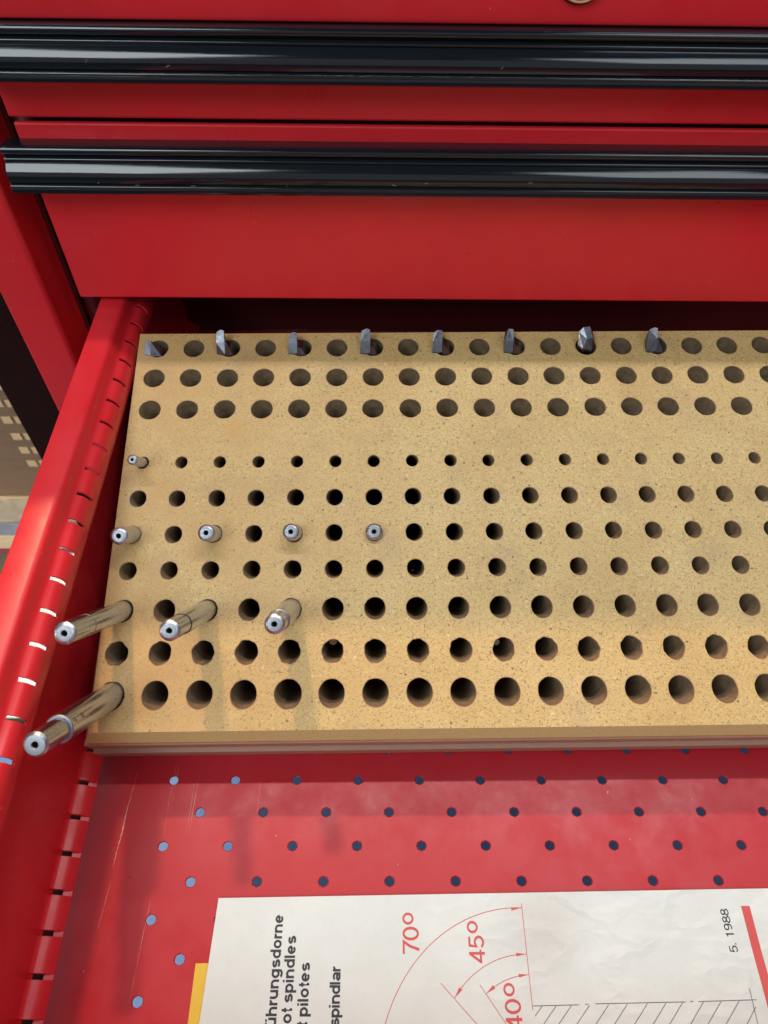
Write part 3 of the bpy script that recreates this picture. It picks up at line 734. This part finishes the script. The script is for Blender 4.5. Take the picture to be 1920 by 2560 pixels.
# drawing: strips laid on the cover
def strip(bm, pts, wd):
    prev = None
    for k, (x, y) in enumerate(pts):
        a = Vector(pts[max(0, k - 1)]); b = Vector(pts[min(len(pts) - 1, k + 1)]); d = (b - a).normalized(); n = Vector((-d.y, d.x)) * wd / 2
        cur = (bm.verts.new(V(x + n.x, y + n.y, pz(x, y) + DZ)), bm.verts.new(V(x - n.x, y - n.y, pz(x, y) + DZ)))
        if prev: bm.faces.new((prev[0], prev[1], cur[1], cur[0]))
        prev = cur
def seg(bm, a, b, wd, n=10): strip(bm, [(a[0] + (b[0] - a[0]) * k / n, a[1] + (b[1] - a[1]) * k / n) for k in range(n + 1)], wd)
def arrow(bm, tip, frm, ln=4.2, wd=1.5):
    t = Vector(tip); d = (Vector(frm) - t).normalized(); n = Vector((-d.y, d.x)) * wd / 2; e = t + d * ln
    vs = [bm.verts.new(V(p.x, p.y, pz(p.x, p.y) + DZ + .01)) for p in (t, e + n, e - n)]
    bm.faces.new(vs)
def arc(c, r, a0, a1, n=40): return [(c[0] + r * math.cos(math.radians(a0 + (a1 - a0) * k / n)), c[1] + r * math.sin(math.radians(a0 + (a1 - a0) * k / n))) for k in range(n + 1)]
def circ3(a, b, c):
    (x1, y1), (x2, y2), (x3, y3) = a, b, c
    d = 2 * (x1 * (y2 - y3) + x2 * (y3 - y1) + x3 * (y1 - y2))
    ux = ((x1**2 + y1**2) * (y2 - y3) + (x2**2 + y2**2) * (y3 - y1) + (x3**2 + y3**2) * (y1 - y2)) / d
    uy = ((x1**2 + y1**2) * (x3 - x2) + (x2**2 + y2**2) * (x1 - x3) + (x3**2 + y3**2) * (x2 - x1)) / d
    return (ux, uy), math.hypot(x1 - ux, y1 - uy)
def arc3(a, b, c, ext=0):
    ce, r = circ3(a, b, c); t0 = math.degrees(math.atan2(a[1] - ce[1], a[0] - ce[0])); t1 = math.degrees(math.atan2(c[1] - ce[1], c[0] - ce[0]))
    return arc(ce, r, t0 + ext, t1)
bm = bmesh.new()
A70 = arc3((100.3, -95.5), (115.8, -71.5), (159.6, -54.6), 22); strip(bm, [p for p in A70 if p[1] > -143], 0.30)
arrow(bm, (159.6, -54.6), (153.9, -55.2), 4.6, 1.3)
A45 = arc3((128.5, -87.0), (142.1, -75.9), (159.5, -71.8)); strip(bm, A45, 0.28)
arrow(bm, A45[0], A45[4]); arrow(bm, A45[-1], A45[-5], 4.2, 1.3)
A40 = arc3((141.5, -85.6), (148.5, -81.6), (159.5, -79.1)); strip(bm, A40, 0.28)
arrow(bm, A40[0], A40[6]); arrow(bm, A40[-1], A40[-7], 4.0, 1.3)
seg(bm, (159.7, -52.9), (159.8, -91.2), 0.28)
seg(bm, (123.1, -81.9), (164.0, -123.0), 0.26); seg(bm, (139.1, -82.5), (166.0, -120.0), 0.26)
link('angle_drawing', bm, M_redink, book)
bm = bmesh.new()
for a, b in (((160.1, -89.8), (178.8, -89.5)), ((181.3, -89.3), (182.5, -89.3)), ((185.5, -89.2), (222.4, -88.7)), ((224.2, -88.6), (225.5, -88.6)), ((227.6, -88.6), (251.4, -88.1))): seg(bm, a, b, 0.28)
for k, x in enumerate((163.6, 169.4, 175.6, 183.0, 190.8, 198.4, 206.6, 214.2, 221.0, 229.6, 236.8, 244.2)):
    ln = 3.2 if k == 0 else 12.0
    y = -89.8 + (x - 163) * 0.018 - 0.2
    seg(bm, (x, y), (x - ln * 0.98, y - ln), 0.26)
seg(bm, (249.7, -84.2), (249.4, -100), 0.28); seg(bm, (250.4, -90.5), (243.5, -98.0), 0.26)
link('hatched_drawing', bm, M_hatchink, book)
bm = bmesh.new()
n = 24
for k in range(n):
    y0, y1 = -54.2 - 45 * k / n, -54.2 - 45 * (k + 1) / n
    vs = [bm.verts.new(V(x, y, pz(x, y) + DZ)) for x, y in ((255.2, y0), (255.2, y1), (259.0, y1), (259.0, y0))]; bm.faces.new(vs)
link('red_bar', bm, M_redink, book)

# ================================================================== surroundings seen past the cabinet on the left
box_ = empty('wooden_box', (-263, 400, -295), 'brown wooden box with light finger joints standing on the bench left of the cabinet', 'box')
bm = bmesh.new(); box(bm, -237, 12, 0, 200, 0, 235); link('box_body', bm, M_wood, box_, bevel=0.6)
bm = bmesh.new(); box(bm, -237, 12, -0.8, 199, -3.5, -0.02); link('bottom_lip', bm, M_finger, box_)
for z in (148, 125, 101, 80, 59, 171):
    for dx in (-11, 2):
        bm = bmesh.new(); box(bm, dx, dx + 9.5, -0.5, 4, z - 6.5, z + 3); link('finger_joint', bm, M_finger, box_)
bench = empty('workbench', (-400, 367, -360), 'worn workbench with a speckled top and layered front edge, left of the cabinet', 'workbench')
bm = bmesh.new(); box(bm, -500, 225, 0, 500, 43, 61.4); link('bench_top', bm, M_bench, bench)
bm = bmesh.new(); box(bm, -500, 225, -3, -0.1, 39, 61); link('edge_strip', bm, M_galv, bench, bevel=0.6)
bm = bmesh.new(); box(bm, -500, 225, -4, 30, 14, 38.9); link('wooden_rail', bm, M_benchwood, bench, bevel=1)
bm = bmesh.new(); box(bm, -500, 225, -2, 28, 2, 13.9); link('crimson_rail', bm, M_crim, bench)
for x in (-480, 185):
    bm = bmesh.new(); box(bm, x, x + 35, 30, 65, -640, 43); link('leg', bm, M_benchwood, bench)

bm = bmesh.new()
bmesh.ops.create_grid(bm, x_segments=1, y_segments=1, size=6.0); bmesh.ops.translate(bm, verts=bm.verts, vec=(0, 0, -1.0))
o = link('workshop_floor', bm, M_olive); o['kind'] = 'structure'
fb = empty('pale_crate_lid', (-330, 330, -604), 'pale cream board lying low beneath the bench, seen through the drawer slots', 'board')
bm = bmesh.new(); box(bm, -125, 290, -70, 300, 0, 6); link('board_face', bm, M_floor, fb, bevel=1)
for x in (-105, 240):
    bm = bmesh.new(); box(bm, x, x + 30, -50, 280, -396, -0.1); link('trestle', bm, M_benchwood, fb)
bt = empty('blue_cart', (0, -100, -640), 'blue topped cart below the open drawer, seen through its perforations', 'cart')
bm = bmesh.new(); box(bm, -560, 620, -350, 345, 0, 40); link('cart_top', bm, M_blue, bt, bevel=4)
patch = empty('lit_cart_patch', (-300, -50, -599.5), 'pale blue cloth added to make the left part of the low cart look lit', 'patch')
bm = bmesh.new(); box(bm, -200, 228, -280, 270, 0, 5); link('lit_patch_sheet', bm, M_litblue, patch, bevel=2)  # added sheet, its paler blue stands in for light on the cart
for x in (-540, 570):
    for y in (-330, 300):
        bm = bmesh.new(); box(bm, x, x + 30, y, y + 30, -360, 0); link('leg', bm, M_blue, bt)

sc.render.engine = 'CYCLES'
